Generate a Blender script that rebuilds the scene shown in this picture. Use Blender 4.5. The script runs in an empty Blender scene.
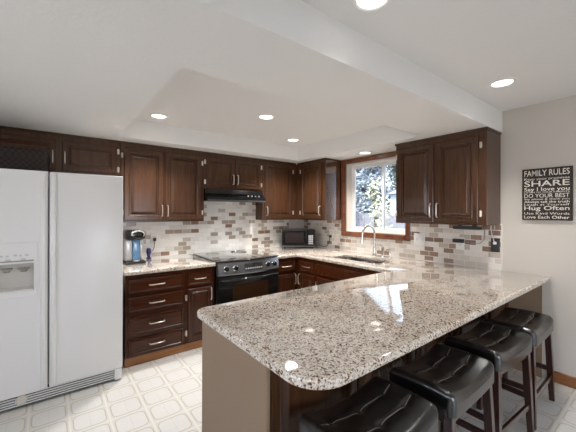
import bpy, bmesh, math, random
from mathutils import Vector, Matrix
random.seed(7)
C = bpy.context.scene.collection
SC = bpy.context.scene
PI = math.pi

# ---------------------------------------------------------------- camera
YAW = 0.9117
cam_d = bpy.data.cameras.new('camera'); cam = bpy.data.objects.new('camera', cam_d); C.objects.link(cam)
cam_d.sensor_fit = 'HORIZONTAL'; cam_d.sensor_width = 36.0
cam_d.lens = 36.0*309.0/576.0
cam_d.shift_x = -0.1/576.0; cam_d.shift_y = -4.1/576.0
cam_d.clip_start = 0.02
cam.matrix_world = (Matrix.Translation((0, 0, 1.49)) @ Matrix.Rotation(YAW-PI/2, 4, 'Z')
                    @ Matrix.Rotation(PI/2, 4, 'X') @ Matrix.Rotation(0.0028, 4, 'Z'))
SC.camera = cam

# ---------------------------------------------------------------- world, sun, daylight, exposure
w = bpy.data.worlds.new('sky'); SC.world = w; w.use_nodes = True
nt = w.node_tree; bg = nt.nodes['Background']
sky = nt.nodes.new('ShaderNodeTexSky'); sky.sky_type = 'PREETHAM'; sky.turbidity = 3.0
sky.sun_direction = Vector((-0.5, -0.5, 0.75)).normalized()
pale = nt.nodes.new('ShaderNodeMix'); pale.data_type = 'RGBA'; pale.inputs[0].default_value = .55; pale.inputs[7].default_value = (.50, .52, .55, 1)
nt.links.new(sky.outputs[0], pale.inputs[6]); nt.links.new(pale.outputs[2], bg.inputs[0]); bg.inputs[1].default_value = 5.0
def light(name, kind, loc, energy, color=(1, 1, 1), **kw):
    d = bpy.data.lights.new(name, kind); d.energy = energy; d.color = color
    o = bpy.data.objects.new(name, d); C.objects.link(o); o.location = loc
    for k, v in kw.items():
        if k == 'aim': o.rotation_euler = Vector(v).to_track_quat('-Z', 'Y').to_euler()
        else: setattr(d, k, v)
    return o
light('sun', 'SUN', (-6, -6, 9), 8.5, (1, .95, .86), angle=.02, aim=(.55, .4, -.75))
# daylight by the patio door behind the camera, then two added left-wall fill lights
light('patio_daylight', 'AREA', (1.55, -3.12, 1.08), 40, (.96, .98, 1), shape='RECTANGLE', size=1.25, size_y=2.0, aim=(0, 1, -1.7))
light('dining_fill', 'AREA', (-1.72, -1.3, 1.45), 6, (.97, .98, 1), shape='RECTANGLE', size=1.9, size_y=1.4, aim=(1, 0, -.6))
light('left_fill', 'AREA', (-1.72, 1.3, 1.45), 12, (.97, .98, 1), shape='RECTANGLE', size=1.9, size_y=1.4, aim=(1, .4, .2))
SC.view_settings.view_transform = 'Standard'; SC.view_settings.look = 'None'
SC.view_settings.exposure = 0.36; SC.view_settings.gamma = 1.0; SC.view_settings.use_curve_mapping = False
try: SC.cycles.use_denoising = True
except Exception: pass
SC.cycles.max_bounces = 10; SC.cycles.diffuse_bounces = 6; SC.cycles.glossy_bounces = 4
SC.cycles.sample_clamp_indirect = 6.0

# ---------------------------------------------------------------- materials
class NT:
    """small helper to write node expressions"""
    def __init__(s, name, rough=.5, spec=.5, metal=0.0, coat=0.0):
        s.m = bpy.data.materials.new(name); s.m.use_nodes = True; s.t = s.m.node_tree
        s.b = s.t.nodes['Principled BSDF']; i = s.b.inputs
        i['Roughness'].default_value = rough; i['Metallic'].default_value = metal
        i['Specular IOR Level'].default_value = spec; i['Coat Weight'].default_value = coat
        i['Coat Roughness'].default_value = .08
    def n(s, typ, **kw):
        nd = s.t.nodes.new('ShaderNode'+typ)
        for k, v in kw.items(): setattr(nd, k, v)
        return nd
    def put(s, sock, v):
        if hasattr(v, 'is_output'): s.t.links.new(v, sock)
        elif isinstance(v, tuple) and len(v) == 3 and len(getattr(sock, 'default_value', (0,)*3)) == 4: sock.default_value = v+(1,)
        else: sock.default_value = v
    def M(s, op, a, b=0.0, c=0.0):
        nd = s.n('Math', operation=op); s.put(nd.inputs[0], a); s.put(nd.inputs[1], b)
        if op in ('MULTIPLY_ADD', 'SMOOTH_MIN'): s.put(nd.inputs[2], c)
        return nd.outputs[0]
    def mix(s, f, a, b):
        nd = s.n('Mix', data_type='RGBA'); s.put(nd.inputs[0], f); s.put(nd.inputs[6], a); s.put(nd.inputs[7], b); return nd.outputs[2]
    def step(s, x, lo, hi):
        nd = s.n('MapRange', interpolation_type='SMOOTHSTEP'); s.put(nd.inputs[0], x)
        nd.inputs[1].default_value = lo; nd.inputs[2].default_value = hi; return nd.outputs[0]
    def pos(s): return s.n('TexCoord').outputs['Object']
    def world(s): return s.n('NewGeometry').outputs['Position']
    def xyz(s, v):
        nd = s.n('SeparateXYZ'); s.put(nd.inputs[0], v); return nd.outputs
    def vec(s, x, y, z=0.0):
        nd = s.n('CombineXYZ'); [s.put(nd.inputs[k], q) for k, q in enumerate((x, y, z))]; return nd.outputs[0]
    def noise(s, v, scale, detail=3, rough=.55, dist=0.0):
        nd = s.n('TexNoise'); s.put(nd.inputs['Vector'], v); nd.inputs['Scale'].default_value = scale
        nd.inputs['Detail'].default_value = detail; nd.inputs['Roughness'].default_value = rough; nd.inputs['Distortion'].default_value = dist
        return nd.outputs[0]
    def scale(s, v, k):
        nd = s.n('Mapping'); s.put(nd.inputs[0], v); nd.inputs['Scale'].default_value = k; return nd.outputs[0]
    def ramp(s, f, stops, const=False):
        nd = s.n('ValToRGB'); s.put(nd.inputs[0], f); r = nd.color_ramp
        r.interpolation = 'CONSTANT' if const else 'LINEAR'
        while len(r.elements) < len(stops): r.elements.new(.5)
        for e, (p, c) in zip(r.elements, stops): e.position = p; e.color = c+(1,)
        return nd.outputs[0]
    def bump(s, h, strength=.2, dist=.01):
        nd = s.n('Bump'); s.put(nd.inputs['Height'], h); nd.inputs['Strength'].default_value = strength
        nd.inputs['Distance'].default_value = dist; s.t.links.new(nd.outputs[0], s.b.inputs['Normal'])
    def col(s, c): s.put(s.b.inputs['Base Color'], c); return s
    def emit(s, c, k): s.b.inputs['Emission Color'].default_value = c+(1,); s.b.inputs['Emission Strength'].default_value = k; return s

def plain(name, c, rough=.5, metal=0.0, spec=.5, coat=0.0, var=.06, vs=9.0, bump=0.0, bs=60.0):
    t = NT(name, rough, spec, metal, coat); p = t.pos()
    f = t.noise(p, vs, 3)
    t.col(t.mix(f, tuple(x*(1-var) for x in c), tuple(min(1, x*(1+var)) for x in c)))
    if bump: t.bump(t.noise(p, bs, 4), bump, .004)
    return t.m
def wood(name, a, b, rough=.3, coat=.3, stretch=(14, 14, 1.2), spec=.5):
    t = NT(name, rough, spec, 0, coat); p = t.world()
    g = t.noise(t.scale(p, stretch), 3.2, 6, .6, .6)
    g2 = t.noise(t.scale(p, tuple(k*3 for k in stretch)), 6, 3, .6)
    t.col(t.mix(t.step(t.M('ADD', t.M('MULTIPLY', g, .75), t.M('MULTIPLY', g2, .25)), .3, .7), a, b)); t.bump(g2, .06, .002)
    return t.m
M = {}
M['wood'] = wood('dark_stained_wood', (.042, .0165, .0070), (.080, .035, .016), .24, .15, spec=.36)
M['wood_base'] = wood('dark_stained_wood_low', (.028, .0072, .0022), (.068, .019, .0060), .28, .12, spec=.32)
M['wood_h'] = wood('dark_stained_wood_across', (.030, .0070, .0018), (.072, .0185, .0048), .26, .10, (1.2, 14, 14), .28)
M['kick'] = wood('amber_stained_wood', (.27, .10, .030), (.44, .19, .065), .35, .1, (1.5, 1.5, 14))
M['base'] = wood('oak_stained_baseboard', (.17, .062, .018), (.30, .12, .040), .35, .15, (1.5, 1.5, 14))
M['lacquer'] = wood('polished_dark_wood', (.044, .017, .0070), (.100, .044, .020), .2, 1.0, spec=.5)
M['lacquer'].node_tree.nodes['Principled BSDF'].inputs['Coat IOR'].default_value = 2.4
M['trim'] = wood('red_stained_trim', (.10, .028, .010), (.22, .07, .026), .25, .4, (3, 3, 3))
M['stoolwood'] = wood('mahogany_stained_wood', (.016, .0045, .003), (.042, .012, .008), .28, .4, (16, 16, 1.2))
def plaster(name, c, bump=.25, sc=45.0):
    t = NT(name, .85, .25); p = t.world(); n = t.noise(p, sc, 4, .6)
    t.col(t.mix(t.noise(p, 1.5, 2), tuple(x*.97 for x in c), c)); t.bump(n, bump, .004); return t.m
M['ceil'] = plaster('white_ceiling_paint', (.80, .79, .775), .35, 55)
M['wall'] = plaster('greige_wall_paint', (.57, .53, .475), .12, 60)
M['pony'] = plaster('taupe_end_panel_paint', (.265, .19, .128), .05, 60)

def tile_mat(name, axis, stops, seed):
    t = NT(name, .32, .5); s = t.xyz(t.world()); u = s[axis]; v = t.M('SUBTRACT', s[2], .924)
    bw, bh, g = .112, .0555, .0028
    rowf = t.M('DIVIDE', v, bh); row = t.M('FLOOR', rowf)
    off = t.M('MULTIPLY', t.M('MODULO', t.M('ADD', row, 40.0), 2.0), .5)
    uf = t.M('ADD', t.M('DIVIDE', u, bw), off); colm = t.M('FLOOR', uf)
    wn = t.n('TexWhiteNoise', noise_dimensions='2D'); t.put(wn.inputs['Vector'], t.vec(t.M('ADD', colm, seed), row))
    base = t.ramp(wn.outputs['Value'], stops, True)
    mott = t.noise(t.world(), 38, 4, .65)
    base = t.mix(t.M('MULTIPLY', mott, .22), base, (.70, .65, .58))
    fx = t.M('MULTIPLY', t.M('SUBTRACT', .5, t.M('ABSOLUTE', t.M('SUBTRACT', t.M('FRACT', uf), .5))), bw)
    fy = t.M('MULTIPLY', t.M('SUBTRACT', .5, t.M('ABSOLUTE', t.M('SUBTRACT', t.M('FRACT', rowf), .5))), bh)
    e = t.step(t.M('MINIMUM', fx, fy), g*.6, g*1.3)
    t.col(t.mix(e, (.72, .70, .66), base)); t.bump(e, .5, .003)
    t.put(t.b.inputs['Roughness'], t.mix(e, (.8, .8, .8), (.25, .25, .25)))
    return t.m
M['tile_back'] = tile_mat('mosaic_brick_tile', 0, [(0, (.82, .81, .78)), (.30, (.73, .71, .67)), (.55, (.86, .85, .83)), (.76, (.47, .42, .37)), (.87, (.33, .265, .21)), (.965, (.22, .10, .055))], 3.0)
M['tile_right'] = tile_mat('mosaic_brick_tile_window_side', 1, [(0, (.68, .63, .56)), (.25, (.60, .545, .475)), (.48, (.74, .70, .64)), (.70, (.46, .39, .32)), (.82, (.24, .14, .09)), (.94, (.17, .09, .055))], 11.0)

def floor_mat():
    t = NT('patterned_vinyl', .28, .5); s = t.xyz(t.world())
    PX, PY = .232, .2165
    fx = t.M('SUBTRACT', t.M('FRACT', t.M('ADD', t.M('DIVIDE', t.M('SUBTRACT', s[0], .005), PX), .5)), .5)
    fy = t.M('SUBTRACT', t.M('FRACT', t.M('ADD', t.M('DIVIDE', t.M('SUBTRACT', s[1], 2.838), PY), .5)), .5)
    ax = t.M('MULTIPLY', t.M('ABSOLUTE', fx), PX); ay = t.M('MULTIPLY', t.M('ABSOLUTE', fy), PY)
    r = .040; bx = PX/2-.023-r; by = PY/2-.021-r
    dx = t.M('MAXIMUM', t.M('SUBTRACT', ax, bx), 0); dy = t.M('MAXIMUM', t.M('SUBTRACT', ay, by), 0)
    d = t.M('SUBTRACT', t.M('SQRT', t.M('ADD', t.M('MULTIPLY', dx, dx), t.M('MULTIPLY', dy, dy))), r)
    mott = t.noise(t.world(), 60, 5, .7)
    cell = t.mix(mott, (.55, .53, .495), (.71, .69, .66))
    cell = t.mix(t.step(ax, .0008, .0026), (.56, .53, .48), cell)
    cell = t.mix(t.step(ay, .0006, .002), (.66, .63, .585), cell)
    band = t.mix(mott, (.52, .49, .44), (.66, .63, .58))
    ex = t.M('SUBTRACT', PX/2, ax); ey = t.M('SUBTRACT', PY/2, ay)
    mid = t.M('MINIMUM', ex, ey)
    band = t.mix(t.step(mid, .004, .008), (.68, .65, .59), band)
    line = t.M('ABSOLUTE', t.M('SUBTRACT', d, .004))
    c = t.mix(t.step(d, -.003, .003), cell, band)
    c = t.mix(t.step(line, .001, .005), (.42, .385, .33), c)
    t.col(c); t.bump(t.step(d, -.004, .004), .1, .002); return t.m
M['floor'] = floor_mat()

def granite():
    t = NT('speckled_granite', .06, .3, 0, .9); t.b.inputs['Coat IOR'].default_value = 1.6; t.b.inputs['Coat Roughness'].default_value = .03; p = t.world()
    def vor(scale, feat='F1'):
        nd = t.n('TexVoronoi', feature=feat); t.put(nd.inputs['Vector'], p); nd.inputs['Scale'].default_value = scale; return nd
    n1 = t.noise(p, 9, 5, .7, .4); n2 = t.noise(p, 120, 4, .7); n3 = t.noise(p, 85, 5, .75, .6); n4 = t.noise(p, 24, 3, .6)
    v1 = vor(170); v2 = vor(120)
    base = t.ramp(n1, [(.30, (.40, .335, .27)), (.46, (.53, .47, .40)), (.60, (.64, .60, .54)), (.75, (.47, .415, .36))])
    cellr = t.xyz(v1.outputs['Color'])
    base = t.mix(.6, base, t.ramp(cellr[0], [(0, (.20, .14, .095)), (.20, (.40, .315, .24)), (.45, (.60, .52, .44)), (.72, (.80, .76, .70)), (1, (.58, .52, .46))]))
    spk = t.xyz(v2.outputs['Color'])
    base = t.mix(t.M('MULTIPLY', t.step(spk[1], .80, .84), t.step(n4, .42, .54)), base, (.15, .085, .045))
    base = t.mix(t.M('MULTIPLY', t.step(n3, .56, .64), .75), base, (.27, .175, .11))
    base = t.mix(t.M('MULTIPLY', t.step(cellr[2], .93, .95), .85), base, (.05, .042, .038))
    bc = t.n('BrightContrast'); t.put(bc.inputs[0], base); bc.inputs[1].default_value = .045; bc.inputs[2].default_value = .16
    t.col(bc.outputs[0]); return t.m
M['granite'] = granite()
M['white'] = plain('white_enamel', (.74, .735, .725), .30, 0, .5, .15, .015, 4, .05, 260)
M['whiteplastic'] = plain('white_plastic', (.74, .73, .70), .4, 0, .5, 0, .02)
M['vinyl'] = plain('white_vinyl', (.78, .77, .75), .35, 0, .5, 0, .02)
M['offwhite'] = plain('cream_paint', (.66, .62, .56), .5, 0, .5, 0, .03)
M['greyplastic'] = plain('grey_plastic', (.30, .29, .27), .45, 0, .5, 0, .05)
M['dispenser'] = plain('dispenser_grey_plastic', (.50, .48, .44), .5, 0, .5, 0, .05)
M['dark'] = plain('dark_slot', (.012, .012, .012), .6)
M['black'] = plain('black_enamel', (.007, .007, .0075), .12, 0, .4, .1, .1)
M['blackmatte'] = plain('black_plastic', (.014, .014, .015), .4, 0, .5, 0, .1)
M['glassblack'] = plain('black_ceramic_glass', (.008, .008, .009), .05, 0, .6, .6, .1)
M['ovenglass'] = plain('smoked_oven_glass', (.030, .014, .0065), .08, 0, .4, 0, .3, 30)
M['mwglass'] = plain('dark_microwave_glass', (.026, .019, .019), .10, 0, .4, 0, .2, 30)
M['panelgrey'] = plain('control_panel_gloss', (.13, .13, .135), .16, .6, .5, .5, .1)
M['steel'] = plain('brushed_nickel', (.66, .64, .61), .24, 1, .5, 0, .05, 40)
M['chrome'] = plain('polished_chrome', (.78, .78, .78), .10, 1, .5, 0, .03)
M['pull'] = plain('satin_nickel_pull', (.80, .74, .67), .28, 1, .5, 0, .04, 50)
M['hinge'] = plain('pale_brass_hinge', (.80, .71, .58), .30, 1, .5, 0, .05, 50)
M['silver'] = plain('silver_plastic', (.55, .55, .56), .3, .5, .5, .2, .04)
M['tank'] = plain('blue_tinted_tank', (.16, .33, .56), .08, 0, .5, .5, .1, 14)
M['navy'] = plain('navy_plastic', (.012, .018, .11), .22, 0, .5, .4, .1)
M['leather'] = None
t = NT('black_bonded_leather', .34, .5, 0, .5); t.b.inputs['Coat Roughness'].default_value = .10; t.b.inputs['Coat IOR'].default_value = 1.75; p = t.pos(); n = t.noise(p, 180, 4, .6)
t.col(t.mix(t.noise(p, 20, 3), (.0045, .004, .0045), (.009, .0075, .007)))
t.bump(t.M('ADD', t.M('MULTIPLY', n, .25), t.noise(p, 22, 4, .6, .5)), .10, .005); M['leather'] = t.m
M['seam'] = plain('leather_seam_highlight', (.26, .235, .21), .3, 0, .6, .3, .1)  # pale tone paints the highlight along the black leather seams
M['signblack'] = plain('weathered_black_board', (.034, .025, .020), .7, 0, .3, 0, .35, 30)
M['letter'] = plain('cream_lettering', (.68, .65, .59), .7, 0, .3, 0, .14, 80)
t = NT('woven_wicker', .6, .4); p = t.pos(); br = t.n('TexChecker'); t.put(br.inputs[0], t.scale(p, (1, 1, 1)))
br.inputs['Scale'].default_value = 44; t.col(t.mix(br.outputs[1], (.008, .004, .003), (.030, .014, .009))); t.bump(br.outputs[1], .8, .01); M['wicker'] = t.m
t = NT('lamp_glow', .5).col((.9, .9, .9)).emit((1, .95, .87), 2.4); M['lamp'] = t.m
t = NT('window_glass'); tr = t.n('BsdfTransparent'); tr.inputs[0].default_value = (.95, .97, .98, 1)
gl = t.n('BsdfGlossy'); gl.inputs['Roughness'].default_value = .01; fr = t.n('Fresnel'); fr.inputs[0].default_value = 1.45
mx = t.n('MixShader'); t.t.links.new(fr.outputs[0], mx.inputs[0]); t.t.links.new(tr.outputs[0], mx.inputs[1]); t.t.links.new(gl.outputs[0], mx.inputs[2])
t.t.links.new(mx.outputs[0], t.t.nodes['Material Output'].inputs[0]); M['glass'] = t.m
def leafmat(name, a, b):
    t = NT(name, .6, .3); p = t.world(); t.col(t.mix(t.step(t.noise(p, 5, 4), .35, .65), a, b)); return t.m
M['leaf_blue'] = leafmat('blue_green_needles', (.09, .115, .13), (.27, .31, .34))
M['leaf_yellow'] = leafmat('yellow_green_leaves', (.36, .37, .20), (.66, .64, .44))
M['leaf_dark'] = leafmat('dark_green_leaves', (.04, .06, .05), (.14, .18, .15))
M['bark'] = plain('grey_bark', (.12, .10, .09), .8, 0, .3, 0, .3, 20, .4, 30)
M['lawn'] = plain('winter_lawn', (.21, .205, .175), .9, 0, .2, 0, .3, 6)
M['fence'] = plain('weathered_fence_boards', (.22, .22, .24), .8, 0, .2, 0, .25, 10)
M['siding'] = plain('pale_siding', (.55, .62, .70), .6, 0, .3, 0, .05)

# ---------------------------------------------------------------- mesh helpers
def bm_new(): return bmesh.new()
def box(bm, x0, x1, y0, y1, z0, z1, bev=0.0, seg=1):
    r = bmesh.ops.create_cube(bm, size=1.0)
    S = Vector((abs(x1-x0), abs(y1-y0), abs(z1-z0))); c = Vector(((x0+x1)/2, (y0+y1)/2, (z0+z1)/2))
    for v in r['verts']: v.co = Vector((v.co.x*S.x, v.co.y*S.y, v.co.z*S.z))+c
    if bev:
        bev = min(bev, min(S)*.45)
        es = list({e for v in r['verts'] for e in v.link_edges})
        bmesh.ops.bevel(bm, geom=es, offset=bev, segments=seg, affect='EDGES', profile=.5)
    return bm
def frame_axes(d):
    d = d.normalized(); a = Vector((0, 0, 1)) if abs(d.z) < .9 else Vector((1, 0, 0))
    x = d.cross(a).normalized(); return x, d.cross(x).normalized()
def tube(bm, pts, r, seg=8, caps=True, sq=False):
    pts = [Vector(p) for p in pts]; n = len(pts); rings = []
    rr = r if isinstance(r, (list, tuple)) else [r]*n
    x = None
    for i, p in enumerate(pts):
        d = (pts[min(i+1, n-1)]-pts[max(i-1, 0)]).normalized()
        if x is None: x, y = frame_axes(d)
        else:
            x = (x-d*x.dot(d)).normalized(); y = d.cross(x).normalized()
        ring = []
        for k in range(seg):
            a = 2*PI*(k+.5)/seg; q = rr[i]*(1.4142 if sq else 1)
            ring.append(bm.verts.new(p+x*math.cos(a)*q+y*math.sin(a)*q))
        rings.append(ring)
    for a, b in zip(rings, rings[1:]):
        for k in range(seg): bm.faces.new((a[k], a[(k+1) % seg], b[(k+1) % seg], b[k]))
    if caps: bm.faces.new(rings[0]); bm.faces.new(rings[-1])
    return bm
def lathe(bm, c, prof, axis='Z', seg=24):
    """prof: list of (radius, height along axis); closed at ends when radius > 0"""
    c = Vector(c); ax = {'Z': ((1, 0, 0), (0, 1, 0), (0, 0, 1)), 'Y-': ((1, 0, 0), (0, 0, 1), (0, -1, 0)), 'X-': ((0, 1, 0), (0, 0, 1), (-1, 0, 0)), 'Z-': ((1, 0, 0), (0, 1, 0), (0, 0, -1))}[axis]
    A, B, N = map(Vector, ax); rings = []
    for r, h in prof:
        if r < 1e-6: rings.append([bm.verts.new(c+N*h)])
        else: rings.append([bm.verts.new(c+A*r*math.cos(2*PI*k/seg)+B*r*math.sin(2*PI*k/seg)+N*h) for k in range(seg)])
    for a, b in zip(rings, rings[1:]):
        for k in range(seg):
            k2 = (k+1) % seg
            if len(a) == 1 and len(b) == 1: continue
            if len(a) == 1: bm.faces.new((a[0], b[k], b[k2]))
            elif len(b) == 1: bm.faces.new((a[k], a[k2], b[0]))
            else: bm.faces.new((a[k], a[k2], b[k2], b[k]))
    if len(rings[0]) > 1: bm.faces.new(rings[0])
    if len(rings[-1]) > 1: bm.faces.new(rings[-1])
    return bm
def mapf(face, front):
    """(u, v, n) -> world for a surface that faces -Y or -X (or +Y); n goes out into the room"""
    if face == 'Y-': return lambda u, v, n: Vector((u, front-n, v))
    if face == 'Y+': return lambda u, v, n: Vector((u, front+n, v))
    return lambda u, v, n: Vector((front-n, u, v))
def rings_panel(bm, face, front, u0, u1, v0, v1, prof):
    """concentric rectangles (inset, height): a moulded door or drawer front"""
    f = mapf(face, front); R = []
    for ins, h in prof:
        R.append([bm.verts.new(f(u, v, h)) for u, v in ((u0+ins, v0+ins), (u1-ins, v0+ins), (u1-ins, v1-ins), (u0+ins, v1-ins))])
    bm.faces.new(R[0]); bm.faces.new(R[-1])
    for a, b in zip(R, R[1:]):
        for k in range(4): bm.faces.new((a[k], a[(k+1) % 4], b[(k+1) % 4], b[k]))
    return bm
DOOR = [(0, 0), (0, .014), (.006, .021), (.046, .021), (.050, .0255), (.056, .021), (.060, .005), (.070, .005), (.094, .019), (.100, .0205)]
SMALLDOOR = [(0, 0), (0, .014), (.005, .020), (.040, .020), (.043, .023), (.047, .020), (.050, .009), (.060, .009), (.074, .018), (.078, .0195)]
DRAWER = [(0, 0), (0, .012), (.004, .018), (.012, .020), (.018, .012), (.023, .0125), (.028, .0145)]
def wloc(o):
    v = Vector((0, 0, 0))
    while o is not None: v = v+o.location; o = o.parent
    return v
def obj(name, bm, mat, parent=None, smooth=None, label=None):
    """link the bmesh (world coordinates) as ONE mesh object"""
    off = wloc(parent)
    for v in bm.verts: v.co -= off
    bmesh.ops.recalc_face_normals(bm, faces=bm.faces)
    me = bpy.data.meshes.new(name); bm.to_mesh(me); bm.free()
    if smooth is not None:
        for p in me.polygons: p.use_smooth = True
        me.set_sharp_from_angle(angle=math.radians(smooth))
    o = bpy.data.objects.new(name, me); C.objects.link(o); me.materials.append(mat)
    if parent: o.parent = parent
    if label: o['label'] = label
    return o
def tag(o, label, cat, group=None):
    o['label'] = label; o['category'] = cat
    if group: o['group'] = group
    return o
def thing(name, label, cat, loc, group=None):
    o = bpy.data.objects.new(name, None); C.objects.link(o); o.location = loc; o.empty_display_size = .05
    return tag(o, label, cat, group)
def struct(name, bm, mat, parent=None, smooth=None):
    o = obj(name, bm, mat, parent, smooth)
    if not parent: o['kind'] = 'structure'
    return o
def outline(name, loops, z0, z1, bev, mat, parent=None, res=2):
    """flat slab from 2D loops (first outer, others holes) with eased edges"""
    cu = bpy.data.curves.new(name, 'CURVE'); cu.dimensions = '2D'; cu.fill_mode = 'BOTH'
    cu.extrude = (z1-z0)/2-bev; cu.bevel_depth = bev; cu.bevel_resolution = res; cu.offset = -bev
    for lp in loops:
        s = cu.splines.new('POLY'); s.points.add(len(lp)-1); s.use_cyclic_u = True
        for q, (x, y) in zip(s.points, lp): q.co = (x, y, 0, 1)
    tmp = bpy.data.objects.new(name, cu); C.objects.link(tmp)
    bpy.context.view_layer.update()
    me = bpy.data.meshes.new_from_object(tmp.evaluated_get(bpy.context.evaluated_depsgraph_get()))
    bpy.data.objects.remove(tmp); bpy.data.curves.remove(cu)
    bm = bm_new(); bm.from_mesh(me); bpy.data.meshes.remove(me)
    for v in bm.verts: v.co.z += (z0+z1)/2
    bmesh.ops.remove_doubles(bm, verts=bm.verts, dist=1e-5)
    return obj(name, bm, mat, parent, 40)
def rounded(pts, seg=8):
    """polygon corners (x, y, radius) -> points"""
    out = []; n = len(pts)
    for i, (x, y, r) in enumerate(pts):
        p = Vector((x, y)); a = (Vector(pts[i-1][:2])-p).normalized(); b = (Vector(pts[(i+1) % n][:2])-p).normalized()
        if r <= 0: out.append((x, y)); continue
        ang = a.angle(b); d = r/math.tan(ang/2); c = p+(a+b).normalized()*(r/math.sin(ang/2))
        s = p+a*d-c; e = p+b*d-c; th = math.atan2(s.x*e.y-s.y*e.x, s.dot(e)); s0 = math.atan2(s.y, s.x)
        for k in range(seg+1):
            q = s0+th*k/seg; out.append((c.x+r*math.cos(q), c.y+r*math.sin(q)))
    return out

# ---------------------------------------------------------------- measured planes
D, W = 4.097, 3.53            # back wall, window wall
F, G = 3.888, 3.188           # fronts of the wall cabinets on those walls
ZB, ZS = 1.367, 2.279         # underside of the wall cabinets, soffit
ZH = 2.485                    # high ceiling
ZC = .922; CF = 3.22; CE = 2.66
BU, TX0, TX1, TY0, TY1 = 1.115, .573, 3.04, 1.69, 3.66
XL, YN = -1.8, -3.2           # far left wall, wall behind the camera

# ---------------------------------------------------------------- the setting
b = bm_new(); box(b, XL-.15, W+.15, YN-.15, D+.15, -.12, 0); struct('floor', b, M['floor'])
b = bm_new(); box(b, XL-.15, W+.15, D, D+.15, 0, 2.7); struct('wall_back', b, M['wall'])
WY0, WY1, WZ0, WZ1 = 2.150, 3.125, 1.205, 2.205      # kitchen window opening
b = bm_new()
box(b, W, W+.15, YN-.15, WY0, 0, 2.7); box(b, W, W+.15, WY1, D, 0, 2.7)
box(b, W, W+.15, WY0, WY1, 0, WZ0); box(b, W, W+.15, WY0, WY1, WZ1, 2.7); struct('wall_right', b, M['wall'])
b = bm_new()
box(b, XL-.15, XL, YN, -2.3, 0, 2.7); box(b, XL-.15, XL, -.3, .3, 0, 2.7); box(b, XL-.15, XL, 2.3, D, 0, 2.7)
for y0 in (-2.3, .3): box(b, XL-.15, XL, y0, y0+2, 0, .7); box(b, XL-.15, XL, y0, y0+2, 2.2, 2.7)
struct('wall_left', b, M['wall'])
b = bm_new()
box(b, XL-.15, .25, YN-.15, YN, 0, 2.7); box(b, 2.85, W, YN-.15, YN, 0, 2.7); box(b, .25, 2.85, YN-.15, YN, 2.12, 2.7)
struct('wall_front', b, M['wall'])
b = bm_new()
box(b, XL, W, YN, BU, ZH, 2.7)
box(b, XL, W, BU, TY0, ZS, 2.7); box(b, XL, W, TY1, D, ZS, 2.7); box(b, XL, TX0, TY0, TY1, ZS, 2.7); box(b, TX1, W, TY0, TY1, ZS, 2.7)
box(b, TX0, TX1, TY0, TY1, ZH, 2.7); struct('ceiling', b, M['ceil'])
b = bm_new(); box(b, W-.016, W, YN, .76, 0, .098, .004); struct('baseboard_right', b, M['base'])
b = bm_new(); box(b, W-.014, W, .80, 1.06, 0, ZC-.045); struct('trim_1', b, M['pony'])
b = bm_new(); box(b, .56, 3.18, D-.012, D, ZC-.06, 1.80); struct('trim_2', b, M['tile_back'])
b = bm_new(); box(b, W-.012, W, 1.118, 2.084, ZC-.06, ZB+.01); box(b, W-.012, W, 3.213, D-.012, ZC-.06, ZB+.01); box(b, W-.012, W, 2.084, 3.213, ZC-.06, WZ0-.07)
o = struct('trim_3', b, M['tile_right'])
b = bm_new(); box(b, W-.014, W, 1.108, 1.118, ZC, ZB); struct('trim_4', b, M['offwhite'])
# patio door behind the camera
b = bm_new()
for x0, x1 in ((.25, .33), (1.50, 1.60), (2.77, 2.85)): box(b, x0, x1, YN-.09, YN-.03, 0, 2.12)
box(b, .33, 1.50, YN-.09, YN-.03, 0, .09); box(b, 1.60, 2.77, YN-.09, YN-.03, 0, .09)
box(b, .33, 1.50, YN-.09, YN-.03, 2.04, 2.12); box(b, 1.60, 2.77, YN-.09, YN-.03, 2.04, 2.12)
pd = struct('door_1', b, M['vinyl'])
b = bm_new(); box(b, .33, 1.50, YN-.064, YN-.058, .09, 2.04); box(b, 1.60, 2.77, YN-.064, YN-.058, .09, 2.04); obj('door_glass', b, M['glass'], pd)
for n, oy in ((2, 0), (3, 2.6)):  # unseen left-wall windows, added to carry the fill lights
    b = bm_new()
    for y0, y1 in ((-2.3, -2.23), (-1.34, -1.26), (-.37, -.3)): box(b, XL-.09, XL-.03, y0+oy, y1+oy, .7, 2.2)
    for y0, y1 in ((-2.23, -1.34), (-1.26, -.37)): box(b, XL-.09, XL-.03, y0+oy, y1+oy, .7, .77); box(b, XL-.09, XL-.03, y0+oy, y1+oy, 2.13, 2.2)
    dw = struct('window_%d' % n, b, M['vinyl'])
    b = bm_new(); box(b, XL-.064, XL-.058, -2.23+oy, -1.34+oy, .77, 2.13); box(b, XL-.064, XL-.058, -1.26+oy, -.37+oy, .77, 2.13); obj('window_pane', b, M['glass'], dw)

# kitchen window
b = bm_new(); x0, x1 = W+.102, W+.148
box(b, x0, x1, WY0, WY0+.035, WZ0, WZ1); box(b, x0, x1, WY1-.035, WY1, WZ0, WZ1)
box(b, x0, x1, WY0+.035, WY1-.035, WZ0, WZ0+.035); box(b, x0, x1, WY0+.035, WY1-.035, WZ1-.035, WZ1)
win = struct('window_1', b, M['vinyl'])
def sash(y0, y1, xa, wdt):
    b = bm_new(); z0, z1 = WZ0+.035, WZ1-.035
    box(b, xa, xa+.026, y0, y0+wdt, z0, z1, .003); box(b, xa, xa+.026, y1-wdt, y1, z0, z1, .003)
    box(b, xa, xa+.026, y0+wdt, y1-wdt, z0, z0+wdt, .003); box(b, xa, xa+.026, y0+wdt, y1-wdt, z1-wdt, z1, .003)
    s = obj('sash', b, M['vinyl'], win)
    b = bm_new(); box(b, xa+.010, xa+.015, y0+wdt, y1-wdt, z0+wdt, z1-wdt); obj('window_pane', b, M['glass'], s)
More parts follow.
